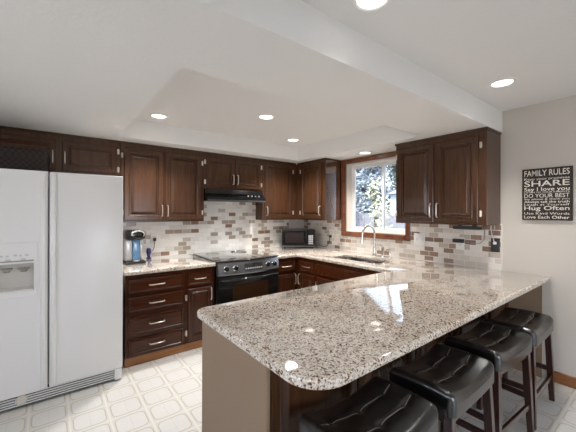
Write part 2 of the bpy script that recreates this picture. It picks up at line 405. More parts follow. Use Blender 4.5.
sash(2.545, WY1-.035, W+.100, .034); sash(WY0+.035, 2.580, W+.1255, .034)
b = bm_new(); box(b, W-.001, W+.102, WY0, WY0+.008, WZ0, WZ1); box(b, W-.001, W+.102, WY1-.008, WY1, WZ0, WZ1)
box(b, W-.001, W+.102, WY0+.008, WY1-.008, WZ0, WZ0+.010); box(b, W-.001, W+.102, WY0+.008, WY1-.008, WZ1-.008, WZ1)
obj('window_jamb', b, M['offwhite'], win)
b = bm_new(); T = W-.024
box(b, T, W, WY1, WY1+.088, WZ0-.07, WZ1+.066, .005); box(b, T, W, WY0-.066, WY0, WZ0-.07, WZ1+.066, .005)
box(b, T, W, WY0, WY1, WZ1, WZ1+.066, .005); box(b, T-.012, W, WY0, WY1, WZ0-.07, WZ0, .006)
obj('window_casing', b, M['trim'], win)
b = bm_new(); box(b, W+.02, W+.055, WY0+.012, WY1-.012, WZ1-.035, WZ1-.010, .006); obj('blind_headrail', b, M['vinyl'], win)

# ---------------------------------------------------------------- hardware
def pull(parent, face, front, u, v, L, vertical=True, mat='pull'):
    f = mapf(face, front); b = bm_new(); h = L/2
    P = (lambda s, n: f(u, v+s, n)) if vertical else (lambda s, n: f(u+s, v, n))
    tube(b, [P(-h, .0), P(-h, .020), P(-h*.86, .027), P(-h*.4, .030), P(h*.4, .030), P(h*.86, .027), P(h, .020), P(h, .0)], .0058, 8)
    return obj('handle', b, M[mat], parent, 50)
def hinge(parent, face, front, u, v):
    f = mapf(face, front); b = bm_new(); p0, p1 = f(u-.012, v-.026, -.001), f(u+.012, v+.026, .004)
    box(b, min(p0.x, p1.x), max(p0.x, p1.x), min(p0.y, p1.y), max(p0.y, p1.y), p0.z, p1.z, .0015)
    tube(b, [f(u, v-.030, .007), f(u, v+.030, .007)], .0075, 8); return obj('hinge', b, M['hinge'], parent, 50)
def door(parent, face, front, u0, u1, v0, v1, pull_u=None, pull_v=None, hinge_u=None, prof=DOOR, L=.105, hv=.09):
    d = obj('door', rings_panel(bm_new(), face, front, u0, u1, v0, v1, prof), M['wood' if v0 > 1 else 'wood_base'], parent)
    if pull_u is not None: pull(d, face, front-.020 if face != 'Y+' else front+.02, pull_u, pull_v, L)
    if hinge_u is not None:
        for v in (v0+hv, v1-hv): hinge(d, face, front, hinge_u, v)
    return d
def drawer(parent, face, front, u0, u1, v0, v1, L=.12, mat='wood_h', handle=True):
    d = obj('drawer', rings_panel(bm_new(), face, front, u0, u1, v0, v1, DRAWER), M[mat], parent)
    if handle: pull(d, face, front-.014, (u0+u1)/2, (v0+v1)/2, L, False)
    return d

# ---------------------------------------------------------------- wall cabinets
def wall_cab(label, x0, x1, y0, y1, z0, z1, crown=None):
    t = thing('wall_cabinet', label, 'cabinet', ((x0+x1)/2, (y0+y1)/2, z0), 'dark wall cabinets')
    b = bm_new(); box(b, x0, x1, y0, y1, z0, z1-.022, .002); obj('body', b, M['wood'], t)
    if crown:
        b = bm_new(); c = crown; box(b, c[0], c[1], c[2], c[3], z1-.022, z1-.001, .004); obj('crown', b, M['wood'], t)
    return t
t = wall_cab('short dark wall cabinet with two doors above the white refrigerator', -.52, .632, F, D, 1.885, ZS, (-.52, .632, F-.014, D))
door(t, 'Y-', F, -.43, .052, 1.905, 2.205, .030, 2.035, None, SMALLDOOR, .12)
door(t, 'Y-', F, .105, .590, 1.905, 2.205, .127, 2.035, .612, SMALLDOOR, .12, .05)
t = wall_cab('tall two-door dark wall cabinet above the coffee maker, between refrigerator and hood', .634, 1.612, F, D, ZB, ZS, (.634, 1.612, F-.014, D))
door(t, 'Y-', F, .669, 1.098, 1.388, 2.212, 1.076, 1.500, .652, L=.13)
door(t, 'Y-', F, 1.120, 1.572, 1.388, 2.212, 1.142, 1.500, 1.590, L=.13)
t = wall_cab('short two-door dark wall cabinet directly above the black range hood', 1.614, 2.528, F, D, 1.795, ZS, (1.614, 2.528, F-.014, D))
door(t, 'Y-', F, 1.640, 2.050, 1.815, 2.218, 2.026, 1.935, 1.626, SMALLDOOR, .13, .07)
door(t, 'Y-', F, 2.070, 2.488, 1.815, 2.218, 2.094, 1.935, 2.508, SMALLDOOR, .13, .07)
t = wall_cab('single-door dark wall cabinet in the corner, right of the range hood', 2.530, W-.002, F, D, ZB, ZS, (2.53, G-.02, F-.014, D))
door(t, 'Y-', F, 2.566, 3.088, 1.388, 2.222, 2.590, 1.500, 3.112, L=.13)
t = wall_cab('single-door dark wall cabinet between the corner and the window', G, W-.002, 3.228, F-.002, ZB, ZS, (G-.014, W-.002, 3.22, F-.02))
b = bm_new(); box(b, G+.004, W-.004, 3.2235, 3.2278, ZB, ZS-.024, .0015); obj('end_panel', b, M['lacquer'], t, None, 'glossy end panel catching the window light')
door(t, 'X-', G, 3.295, 3.770, 1.388, 2.222, 3.318, 1.510, 3.795, L=.13)
t = wall_cab('two-door dark wall cabinet right of the window, above the light bar', G, W-.002, 1.128, 2.070, ZB, ZS, (G-.016, W-.002, 1.120, 2.08))
door(t, 'X-', G, 1.622, 2.048, 1.388, 2.210, 1.646, 1.510, 2.060, L=.14)
door(t, 'X-', G, 1.198, 1.600, 1.388, 2.210, 1.576, 1.510, 1.180, L=.14)

# range hood
t = thing('range_hood', 'slim black range hood under the short cabinet above the stove', 'range hood', (2.07, 3.9, 1.62))
b = bm_new(); yv = [(D-.014, 1.63), (D-.014, 1.793), (3.885, 1.793), (3.865, 1.735), (3.80, 1.685), (3.79, 1.630)]
for xa, xb in ((1.622, 2.520),):
    A = [b.verts.new((xa, y, z)) for y, z in yv]; B = [b.verts.new((xb, y, z)) for y, z in yv]
    b.faces.new(A); b.faces.new(B)
    for k in range(len(yv)): b.faces.new((A[k], A[(k+1) % 6], B[(k+1) % 6], B[k]))
obj('hood_body', b, M['black'], t)
b = bm_new(); box(b, 1.622, 2.520, 3.783, 3.792, 1.627, 1.650, .002); obj('hood_lip', b, M['panelgrey'], t)
for x in (2.25, 2.31, 2.37, 2.43):
    b = bm_new(); lathe(b, (x, 3.840, 1.712), [(.012, 0), (.012, .010), (.009, .013), (0, .013)], 'Y-', 12); obj('switch', b, M['silver'], t, 40)

# ---------------------------------------------------------------- base cabinets
def base_body(t, x0, x1, y0, y1, kick=None):
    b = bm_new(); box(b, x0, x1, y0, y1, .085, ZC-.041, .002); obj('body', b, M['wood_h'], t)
    if kick: b = bm_new(); box(b, *kick, 0, .085, .003); obj('kick_board', b, M['kick'], t)
YB = 3.258
t = thing('base_cabinet', 'dark base cabinet with a stack of four drawers beside the refrigerator', 'cabinet', (.86, 3.67, 0), 'dark base cabinets')
base_body(t, .575, 1.144, YB, D-.014, (.575, 1.144, YB+.012, YB+.035))
for z0, z1 in ((.703, .835), (.520, .664), (.302, .476), (.108, .266)): drawer(t, 'Y-', YB, .597, 1.118, z0, z1, .14)
b = bm_new(); box(b, .600, 1.115, YB-.010, YB, .846, .868, .003); obj('cutting_board', b, M['wood_h'], t)
t = thing('base_cabinet', 'narrow dark base cabinet with one drawer and one door left of the stove', 'cabinet', (1.31, 3.67, 0), 'dark base cabinets')
base_body(t, 1.146, 1.478, YB, D-.014, (1.146, 1.478, YB+.012, YB+.035))
drawer(t, 'Y-', YB, 1.172, 1.440, .703, .835, .12)
door(t, 'Y-', YB, 1.172, 1.440, .108, .664, 1.424, .585, 1.158, SMALLDOOR, .13)
t = thing('base_cabinet', 'dark base cabinet with drawer and door between stove and inside corner', 'cabinet', (2.5, 3.67, 0), 'dark base cabinets')
base_body(t, 2.322, 2.690, YB, D-.014, (2.322, 2.690, YB+.012, YB+.035))
drawer(t, 'Y-', YB, 2.345, 2.640, .703, .835, .15)
door(t, 'Y-', YB, 2.345, 2.640, .108, .664, 2.622, .59, 2.335, SMALLDOOR, .13)
XE = 2.694
t = thing('base_cabinet', 'dark corner base cabinet with small drawer facing the room, left of the sink cabinet', 'cabinet', (3.1, 3.45, 0), 'dark base cabinets')
base_body(t, XE, W-.014, 2.90, D-.014, (XE+.012, XE+.035, 2.90, YB))
drawer(t, 'X-', XE, 2.925, 3.205, .703, .835, .14)
door(t, 'X-', XE, 2.925, 3.205, .108, .664, 3.19, .59, None, SMALLDOOR, .13)
t = thing('base_cabinet', 'wide dark sink base cabinet under the window with plain false front', 'cabinet', (3.1, 2.33, 0), 'dark base cabinets')
b = bm_new(); box(b, XE, W-.014, 1.775, 2.898, .085, .66, .002); box(b, XE, XE+.02, 1.775, 2.898, .66, ZC-.041); obj('body', b, M['wood_h'], t)
b = bm_new(); box(b, XE+.012, XE+.035, 1.78, 2.898, 0, .085, .003); obj('kick_board', b, M['kick'], t)
b = rings_panel(bm_new(), 'X-', XE, 1.90, 2.875, .703, .835, DRAWER); obj('false_front', b, M['wood_h'], t)
door(t, 'X-', XE, 2.40, 2.875, .108, .664, 2.42, .59, 2.888, DOOR, .13)
door(t, 'X-', XE, 1.90, 2.375, .108, .664, 2.355, .59, None, DOOR, .13)

# peninsula base
t = thing('peninsula_base', 'dark peninsula base cabinet under the long granite bar behind the stools', 'cabinet', (2.0, 1.4, 0))
b = bm_new(); box(b, .722, W-.016, 1.072, 1.72, .085, ZC-.041); obj('body', b, M['wood_h'], t)
b = bm_new(); box(b, .722, W-.016, 1.100, 1.66, 0, .085); obj('kick_board', b, M['wood_h'], t)
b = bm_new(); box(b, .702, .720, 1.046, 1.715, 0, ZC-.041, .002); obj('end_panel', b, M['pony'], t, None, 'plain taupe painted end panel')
n = 5; step = (W-.016-.72)/n
for k in range(n):
    b = rings_panel(bm_new(), 'Y-', 1.072, .728+k*step, .718+(k+1)*step, .10, ZC-.055, DOOR); obj('back_panel', b, M['wood'], t)
for k in range(3):
    x0 = .74+k*.64; drawer(t, 'Y+', 1.72, x0, x0+.60, .703, .835, handle=False); door(t, 'Y+', 1.72, x0, x0+.60, .108, .664)

# ---------------------------------------------------------------- worktops
o = outline('countertop', [rounded([(.560, CF, .01), (1.478, CF, .01), (1.478, D-.013, 0), (.560, D-.013, 0)])], ZC-.040, ZC, .008, M['granite'])
tag(o, 'short speckled granite countertop between refrigerator and stove', 'countertop')
SX0, SX1, SY0, SY1 = 2.84, 3.21, 2.10, 2.80
o = outline('countertop', [rounded([(2.318, CF, .01), (CE, CF, .03), (CE, 1.77, .03), (.669, 1.765, .07), (.669, .728, .15), (W-.001, .740, .02), (W-.001, 1.105, 0), (W-.013, 1.105, 0), (W-.013, D-.013, 0), (2.318, D-.013, 0)], 10),
                           rounded([(SX0, SY0, .07), (SX0, SY1, .07), (SX1, SY1, .07), (SX1, SY0, .07)], 6)], ZC-.040, ZC, .010, M['granite'])
tag(o, 'long speckled granite countertop running from the stove corner into the peninsula bar', 'countertop')
# sink
t = thing('sink', 'stainless undermount sink set in the granite below the window', 'sink', ((SX0+SX1)/2, (SY0+SY1)/2, .70))
def bowl(name, y0, y1):
    b = bm_new(); top = rounded([(SX0-.006, y0, .06), (SX0-.006, y1, .06), (SX1+.006, y1, .06), (SX1+.006, y0, .06)], 5)
    cx, cy = (SX0+SX1)/2, (y0+y1)/2
    R = []
    for k, (s, z) in enumerate(((1, ZC-.042), (.97, .80), (.93, .735), (.80, .722), (.15, .715))):
        R.append([b.verts.new((cx+(x-cx)*s, cy+(y-cy)*s, z)) for x, y in top])
    m = len(top)
    for A, B in zip(R, R[1:]):
        for k in range(m): b.faces.new((A[k], A[(k+1) % m], B[(k+1) % m], B[k]))
    b.faces.new(R[-1]); bmesh.ops.solidify(b, geom=b.faces, thickness=.002)
    o = obj(name, b, M['steel'], t, 50)
    b = bm_new(); lathe(b, (cx, cy, .7165), [(.038, 0), (.038, .002), (.026, .002), (.024, -.001), (0, -.001)], 'Z', 18); obj('drain', b, M['chrome'], o, 40)
bowl('basin', SY0-.006, 2.435); bowl('basin', 2.455, SY1+.006)
b = bm_new(); box(b, SX0-.004, SX1+.004, 2.431, 2.459, ZC-.075, ZC-.042, .004); obj('divider', b, M['steel'], t)
# faucet
FX, FY = 3.335, 2.475
t = thing('faucet', 'brushed nickel gooseneck kitchen faucet behind the sink', 'faucet', (FX, FY, ZC))
b = bm_new(); lathe(b, (FX, FY, ZC), [(.030, 0), (.030, .006), (.022, .014), (.019, .05), (.018, .11), (0, .11)], 'Z', 20); obj('faucet_base', b, M['steel'], t, 40)
P = [(FX, FY, ZC+.10), (FX, FY, ZC+.20), (FX, FY, ZC+.29)]
for k in range(1, 13):
    a = PI*k/12; P.append((FX-.115*(1-math.cos(a)), FY+.012*k/12, ZC+.29+.105*math.sin(a)))
P.append((FX-.232, FY+.012, ZC+.255)); b = bm_new(); tube(b, P, .0135, 12); obj('spout', b, M['steel'], t, 60)
b = bm_new(); tube(b, [(FX-.231, FY+.012, ZC+.270), (FX-.234, FY+.012, ZC+.235), (FX-.237, FY+.012, ZC+.175)], [.0155, .018, .020], 14); obj('spray_head', b, M['steel'], t, 50)
t = thing('faucet_lever', 'nickel side lever standing beside the gooseneck faucet', 'faucet handle', (FX, FY-.125, ZC))
b = bm_new(); lathe(b, (FX, FY-.125, ZC), [(.024, 0), (.024, .006), (.017, .014), (.017, .10), (.021, .115), (.012, .13), (0, .13)], 'Z', 18); obj('lever_base', b, M['steel'], t, 40)
b = bm_new(); tube(b, [(FX, FY-.125, ZC+.125), (FX-.03, FY-.10, ZC+.15), (FX-.075, FY-.07, ZC+.155)], [.011, .010, .008], 10); obj('lever', b, M['steel'], t, 50)
t = thing('soap_dispenser', 'small nickel soap dispenser right of the faucet lever', 'soap dispenser', (FX+.02, FY-.215, ZC))
b = bm_new(); lathe(b, (FX+.02, FY-.215, ZC), [(.020, 0), (.020, .005), (.014, .012), (.014, .075), (.009, .085), (.009, .10), (0, .10)], 'Z', 16); obj('pump_body', b, M['steel'], t, 40)
b = bm_new(); tube(b, [(FX+.022, FY-.215, ZC+.102), (FX-.03, FY-.205, ZC+.104), (FX-.05, FY-.20, ZC+.092)], .007, 8); obj('nozzle', b, M['steel'], t, 50)

# ---------------------------------------------------------------- stove
X0, X1 = 1.486, 2.312
t = thing('stove', 'black slide-in electric stove with glass cooktop between the base cabinets', 'stove', ((X0+X1)/2, 3.63, 0))
b = bm_new(); box(b, X0, X1, 3.225, D-.02, .09, ZC-.005, .003); box(b, X0+.02, X1-.02, 3.29, D-.05, 0, .09); obj('body', b, M['black'], t)
pts = [(X0+.03, D-.08), (X0-.010, CF-.02)]
for k in range(13):
    s = k/12; pts.append((X0-.008+(X1-X0+.016)*s, CF-.028-.045*math.sin(PI*s)))
pts += [(X1+.010, CF-.02), (X1+.010, D-.08)]
cook = outline('cooktop', [pts], ZC+.001, ZC+.013, .004, M['glassblack'], t)
for cx, cy, r in ((1.70, 3.42, .115), (2.09, 3.42, .09), (1.70, 3.82, .085), (2.09, 3.82, .11)):
    b = bm_new(); tube(b, [(cx+r*math.cos(2*PI*k/40), cy+r*math.sin(2*PI*k/40), ZC+.0130) for k in range(41)], .0012, 5); obj('burner_ring', b, M['panelgrey'], cook, 40)
# control panel: leans back, bowed
b = bm_new(); cols = []
for k in range(13):
    s = k/12; x = X0+(X1-X0)*s; bow = .040*math.sin(PI*s)
    cols.append([b.verts.new((x, y-bow, z)) for y, z in ((3.226+bow, .770), (3.175, .770), (3.165, .785), (3.190, .900), (3.205, .917), (3.226+bow, .917))])
for A, B in zip(cols, cols[1:]):
    for k in range(6): b.faces.new((A[k], A[(k+1) % 6], B[(k+1) % 6], B[k]))
b.faces.new(cols[0]); b.faces.new(cols[-1]); cp = obj('control_panel', b, M['panelgrey'], t, 35)
def onpanel(x, z):
    s = (x-X0)/(X1-X0); return 3.165-.040*math.sin(PI*s)+.025*(z-.785)/.115
for x in (1.575, 1.685, 2.130, 2.235):
    z = .848; y = onpanel(x, z)
    b = bm_new(); lathe(b, (x, y, z), [(.034, -.006), (.034, .003), (.031, .005), (0, .005)], 'Y-', 22); bz = obj('knob_bezel', b, M['chrome'], cp, 40)
    b = bm_new(); lathe(b, (x, y-.004, z), [(.026, 0), (.026, .006), (.021, .026), (.018, .029), (0, .029)], 'Y-', 20)
    box(b, x-.005, x+.005, y-.042, y-.028, z-.022, z+.022, .002); obj('knob', b, M['black'], cp, 40)
b = bm_new(); x0, x1 = 1.80, 2.04
rr = []
for k in range(7):
    x = x0+(x1-x0)*k/6; rr.append([b.verts.new((x, onpanel(x, z)-n_, z)) for z, n_ in ((.812, -.004), (.812, .004), (.886, .004), (.886, -.004))])
for A, B in zip(rr, rr[1:]):
    for k in range(4): b.faces.new((A[k], A[(k+1) % 4], B[(k+1) % 4], B[k]))
b.faces.new(rr[0]); b.faces.new(rr[-1]); dsp = obj('display', b, M['glassblack'], cp, 40)
for k in range(8):
    x = 1.815+.03*k; y = onpanel(x, .83)
    b = bm_new(); box(b, x-.010, x+.010, y-.008, y-.002, .822, .838, .002); obj('button', b, M['silver'], cp)
# oven door
b = bm_new(); cols = []
for k in range(13):
    s = k/12; x = X0+.006+(X1-X0-.012)*s; bow = .022*math.sin(PI*s)
    cols.append([b.verts.new((x, y, z)) for y, z in ((3.223, .235), (3.188-bow, .235), (3.180-bow, .245), (3.180-bow, .745), (3.190-bow, .760), (3.223, .760))])
for A, B in zip(cols, cols[1:]):
    for k in range(6): b.faces.new((A[k], A[(k+1) % 6], B[(k+1) % 6], B[k]))
b.faces.new(cols[0]); b.faces.new(cols[-1]); od = obj('oven_door', b, M['black'], t, 35)
def bowy(x, base): s = (x-X0-.006)/(X1-X0-.012); return base-.022*math.sin(PI*s)
b = bm_new(); rr = []
for k in range(9):
    x = 1.66+.49*k/8; rr.append([b.verts.new((x, bowy(x, 3.180)-n_, z)) for z, n_ in ((.33, -.004), (.33, .002), (.655, .002), (.655, -.004))])
for A, B in zip(rr, rr[1:]):
    for k in range(4): b.faces.new((A[k], A[(k+1) % 4], B[(k+1) % 4], B[k]))
b.faces.new(rr[0]); b.faces.new(rr[-1]); obj('oven_window', b, M['ovenglass'], od, 40)
b = bm_new(); tube(b, [(X0+.03, 3.183, .722), (X0+.035, 3.135, .722)]+[(X0+.05+(X1-X0-.10)*k/10, 3.125-.028*math.sin(PI*k/10), .722) for k in range(11)]+[(X1-.035, 3.135, .722), (X1-.03, 3.183, .722)], .013, 10); obj('handle', b, M['black'], od, 50)
b = bm_new(); box(b, X0+.008, X1-.008, 3.190, 3.224, .095, .228, .008); obj('storage_drawer', b, M['black'], t)

# ---------------------------------------------------------------- refrigerator
X0, X1, FYF = -.43, .520, 3.050
t = thing('refrigerator', 'white side-by-side refrigerator with ice dispenser left of the drawers', 'refrigerator', (.045, 3.5, 0))
b = bm_new(); box(b, X0+.006, X1-.004, FYF+.085, 3.86, .02, 1.785, .006); box(b, X0+.03, X1-.03, FYF+.10, 3.8, 0, .02); obj('body', b, M['white'], t)
def fdoor(x0, x1, hole=None):
    b = bm_new(); y0, y1, z0, z1 = FYF, FYF+.078, .112, 1.80
    if hole is None: box(b, x0, x1, y0, y1, z0, z1, .012, 3)
    else:
        hx0, hx1, hz0, hz1 = hole
        xs = [x0, hx0, hx1, x1]; zs = [z0, hz0, hz1, z1]
        V = {(i, k): b.verts.new((xs[i], y0, zs[k])) for i in range(4) for k in range(4)}
        for i in range(3):
            for k in range(3):
                if (i, k) != (1, 1): b.faces.new((V[i, k], V[i+1, k], V[i+1, k+1], V[i, k+1]))
        B = [b.verts.new((x, y1, z)) for x, z in ((x0, z0), (x1, z0), (x1, z1), (x0, z1))]; b.faces.new(B)
        b.faces.new([V[i, 0] for i in range(4)]+[B[1], B[0]]); b.faces.new([V[i, 3] for i in range(4)]+[B[2], B[3]])
        b.faces.new([V[0, k] for k in range(4)]+[B[3], B[0]]); b.faces.new([V[3, k] for k in range(4)]+[B[2], B[1]])
        H = [(1, 1), (2, 1), (2, 2), (1, 2)]; Q = [b.verts.new((xs[i], y0+.06, zs[k]+(.02 if k == 1 else 0))) for i, k in H]
        for k in range(4): b.faces.new((V[H[k]], V[H[(k+1) % 4]], Q[(k+1) % 4], Q[k]))
        b.faces.new(Q)
    return obj('door', b, M['white'], t, 30)
HX0, HX1, HZ0, HZ1 = -.345, -.088, .892, 1.098
d1 = fdoor(X0, -.0045, (HX0, HX1, HZ0, HZ1)); d2 = fdoor(.0045, X1)
for d, a0, a1 in ((d1, -.050, -.012), (d2, .013, .052)):
    b = bm_new(); prof = [(a0, FYF), (a0+.004, FYF-.012), (a0+.012, FYF-.017), (a1-.012, FYF-.017), (a1-.004, FYF-.012), (a1, FYF)]
    R = [[b.verts.new((x, y if 0 < k < 5 else FYF+.001, z)) for x, y in prof] for k, z in enumerate((.125, .145, .60, 1.20, 1.765, 1.788))]
    for k in (0, 5):
        for v in R[k]: v.co.y = FYF-.004
    for A, B in zip(R, R[1:]):
        for k in range(5): b.faces.new((A[k], A[k+1], B[k+1], B[k]))
        b.faces.new((A[5], A[0], B[0], B[5]))
    b.faces.new(R[0]); b.faces.new(R[-1]); obj('handle', b, M['white'], d, 50)
# the dispenser
b = bm_new(); e = .0035
box(b, HX0-.026, HX1+.024, FYF-.006, FYF+.001, HZ1+.002, 1.256, .003); box(b, HX0-.026, HX1+.024, FYF-.006, FYF+.001, .845, HZ0-.002, .003)
box(b, HX0-.026, HX0-.002, FYF-.006, FYF+.001, HZ0-.002, HZ1+.002); box(b, HX1+.002, HX1+.024, FYF-.006, FYF+.001, HZ0-.002, HZ1+.002)
dz = obj('dispenser_bezel', b, M['white'], d1)
b = bm_new(); box(b, HX0+.001, HX1-.001, FYF+.052, FYF+.058, HZ0+.022, HZ1-.001); box(b, HX0+.001, HX0+.004, FYF+.002, FYF+.052, HZ0+.014, HZ1-.001)
box(b, HX1-.004, HX1-.001, FYF+.002, FYF+.052, HZ0+.014, HZ1-.001); obj('dispenser_well', b, M['dispenser'], d1)
b = bm_new(); box(b, HX0+.004, HX1-.004, FYF-.002, FYF+.050, HZ0+.001, HZ0+.012, .002); obj('drip_tray', b, M['offwhite'], d1)
for x in (-.245, -.150):
    b = bm_new(); box(b, x-.034, x+.034, FYF+.015, FYF+.055, 1.052, 1.064, .004); box(b, x-.020, x+.020, FYF+.030, FYF+.048, 1.030, 1.052, .006); obj('paddle', b, M['greyplastic'], d1)
b = bm_new(); box(b, HX0, HX1, FYF-.010, FYF-.005, 1.112, 1.122, .002); obj('dispenser_ledge', b, M['greyplastic'], d1)
for k, (x, z, wd) in enumerate(((-.275, 1.160, .022), (-.240, 1.158, .016), (-.195, 1.162, .020), (-.165, 1.158, .014), (-.130, 1.160, .020), (-.235, 1.130, .03), (-.15, 1.130, .03))):
    b = bm_new(); box(b, x-wd/2, x+wd/2, FYF-.0072, FYF-.0055, z-.007, z+.006, .001); obj('button', b, M['silver'], dz)
# toe grille
b = bm_new(); box(b, X0+.01, X1-.006, FYF+.040, FYF+.075, .012, .108)
gr = obj('grille_backing', b, M['dark'], t)
for k in range(5):
    z = .019+k*.0185; b = bm_new(); box(b, X0+.01, X1-.006, FYF+.030, FYF+.041, z, z+.0098, .002); obj('grille_slat', b, M['white'], gr)
b = bm_new(); lathe(b, (-.16, FYF+.032, .062), [(.036, 0), (.036, .006), (.030, .010), (.027, .006), (0, .006)], 'Y-', 28); obj('filter_knob', b, M['offwhite'], gr, 40)
b = bm_new(); box(b, X1-.060, X1-.004, FYF+.010, FYF+.05, .012, .108, .006); obj('hinge_cover', b, M['white'], gr)

# basket on the refrigerator
t = thing('basket', 'dark woven basket on top of the white refrigerator', 'basket', (-.21, 3.66, 1.787))
def ringrect(b, x, y, hx, hy, z, r=.04): return [b.verts.new((x+px, y+py, z)) for px, py in rounded([(-hx, -hy, r), (hx, -hy, r), (hx, hy, r), (-hx, hy, r)], 5)]
b = bm_new(); R = [ringrect(b, -.21, 3.66, hx, hy, z) for hx, hy, z in ((.19, .14, 1.787), (.205, .155, 1.93), (.215, .165, 2.02), (.205, .155, 2.02), (.19, .14, 1.81))]
for A, B in zip(R, R[1:]):
    m = len(A)
    for k in range(m): b.faces.new((A[k], A[(k+1) % m], B[(k+1) % m], B[k]))
b.faces.new(R[0]); b.faces.new(R[-1]); obj('basket_body', b, M['wicker'], t)
b = bm_new(); q = [(-.21+x, 3.66+y, 2.025) for x, y in rounded([(-.213, -.163, .05), (.213, -.163, .05), (.213, .163, .05), (-.213, .163, .05)], 6)]
tube(b, q+[q[0]], .012, 8); obj('rim', b, M['wicker'], t, 60)
b = bm_new(); tube(b, [(.008, 3.66+.035*math.cos(a), 1.955+.04*math.sin(a)) for a in [2*PI*k/16 for k in range(17)]], .006, 6); obj('ring_handle', b, M['wicker'], t, 60)

# ---------------------------------------------------------------- coffee maker and countertop items
kx, ky = .735, 3.80
t = thing('coffee_maker', 'black and silver pod coffee maker with blue water tank beside the refrigerator', 'coffee maker', (kx, ky, ZC))
b = bm_new(); box(b, kx-.085, kx+.115, ky-.16, ky+.13, ZC, ZC+.024, .010, 2); obj('drip_base', b, M['blackmatte'], t, 40)
b = bm_new(); box(b, kx-.082, kx-.012, ky-.09, ky+.125, ZC+.024, ZC+.262, .016, 3); obj('housing', b, M['silver'], t, 40)
b = bm_new(); box(b, kx-.008, kx+.066, ky-.075, ky+.120, ZC+.024, ZC+.258, .012, 3); obj('water_tank', b, M['tank'], t, 40)
b = bm_new(); box(b, kx+.070, kx+.108, ky-.06, ky+.125, ZC+.024, ZC+.258, .010, 2); obj('side_column', b, M['silver'], t, 40)
b = bm_new(); box(b, kx-.086, kx+.118, ky-.15, ky+.128, ZC+.256, ZC+.362, .040, 4); obj('brew_head', b, M['black'], t, 40)
b = bm_new(); q = [(kx+.035+.062*math.cos(a), ky-.135-.030*math.cos(a)*0-.012*math.sin(a)-.012, ZC+.318+.036*math.sin(a)) for a in [2*PI*k/24 for k in range(25)]]
tube(b, q, .009, 8); hl = obj('lid_handle', b, M['silver'], t, 60)
b = bm_new(); box(b, kx+.005, kx+.065, ky-.160, ky-.140, ZC+.300, ZC+.336, .006, 2); obj('control_pad', b, M['blackmatte'], hl, 40)
b = bm_new(); lathe(b, (kx+.02, ky-.115, ZC+.024), [(.036, 0), (.038, .004), (.038, .010), (0, .010)], 'Z', 22); obj('cup_tray', b, M['silver'], t, 40)
# dark blue gadget with cord to the outlet
gx, gy = .955, 3.975
t = thing('handheld_gadget', 'small dark blue upright gadget with black cord on the counter by the outlet', 'gadget', (gx, gy, ZC))
b = bm_new(); lathe(b, (gx, gy, ZC), [(.024, 0), (.030, .004), (.030, .012), (.016, .020), (.020, .04), (.026, .075), (.027, .105), (.019, .125), (0, .130)], 'Z', 18); obj('gadget_body', b, M['navy'], t, 50)
b = bm_new(); tube(b, [(gx+.02, gy+.01, ZC+.06), (gx+.045, gy+.02, ZC+.085), (gx+.075, gy+.05, ZC+.125), (1.040, D-.042, ZC+.175), (1.043, D-.045, ZC+.205)], .004, 6); obj('cord', b, M['blackmatte'], t, 60)
b = bm_new(); box(b, 1.028, 1.060, D-.056, D-.0225, ZC+.200, ZC+.240, .006, 2); obj('plug', b, M['blackmatte'], t)

def outlet(label, face, front, u0, u1, v0, v1, mat='whiteplastic', kinds=('socket',), group='wall outlets'):
    f = mapf(face, front); c = f((u0+u1)/2, v0, 0); t = thing('wall_outlet', label, 'outlet', c, group)
    b = bm_new(); rings_panel(b, face, front, u0, u1, v0, v1, [(0, 0), (0, .004), (.004, .007)]); obj('cover_plate', b, M[mat], t)
    n = len(kinds)
    for k, kd in enumerate(kinds):
        cu = u0+(u1-u0)*(k+.5)/n; cv = (v0+v1)/2; hw = .017
        if kd == 'switch':
            b = bm_new(); rings_panel(b, face, front-.006, cu-.006, cu+.006, cv-.016, cv+.016, [(0, 0), (.001, .008), (.003, .010)]); obj('toggle', b, M[mat], t)
        else:
            for dv in (-.021, .021):
                b = bm_new(); rings_panel(b, face, front-.006, cu-hw, cu+hw, cv+dv-.014, cv+dv+.014, [(0, 0), (.001, .002), (.003, .0025)]); s = obj('socket', b, M[mat], t)
                b = bm_new()
                for du in (-.007, .007): rings_panel(b, face, front-.0085, cu+du-.0015, cu+du+.0015, cv+dv-.005, cv+dv+.006, [(0, -.002), (0, .0004)])
                obj('socket_slot', b, M['dark'], s)
    return t
TB, TR = D-.012, W-.012
outlet('white outlet on tiles beside coffee maker with black plug in it', 'Y-', TB, .998, 1.081, 1.092, 1.222)
outlet('white outlet on the back tiles right of the stove, nothing plugged in', 'Y-', TB, 2.470, 2.553, 1.085, 1.235)
outlet('white outlet near the corner, with the black microwave cord plugged in', 'X-', TR, 3.385, 3.465, 1.088, 1.220)
outlet('white double switch plate on tiles just right of the window', 'X-', TR, 1.895, 2.035, 1.095, 1.235, kinds=('switch', 'switch'))
outlet('white outlet under the light bar with a black adapter in it', 'X-', TR, 1.458, 1.545, 1.092, 1.225)
outlet('dark brown outlet plate at the right end of the tiles, white cord in it', 'X-', TR, 1.128, 1.205, 1.095, 1.235, mat='blackmatte')
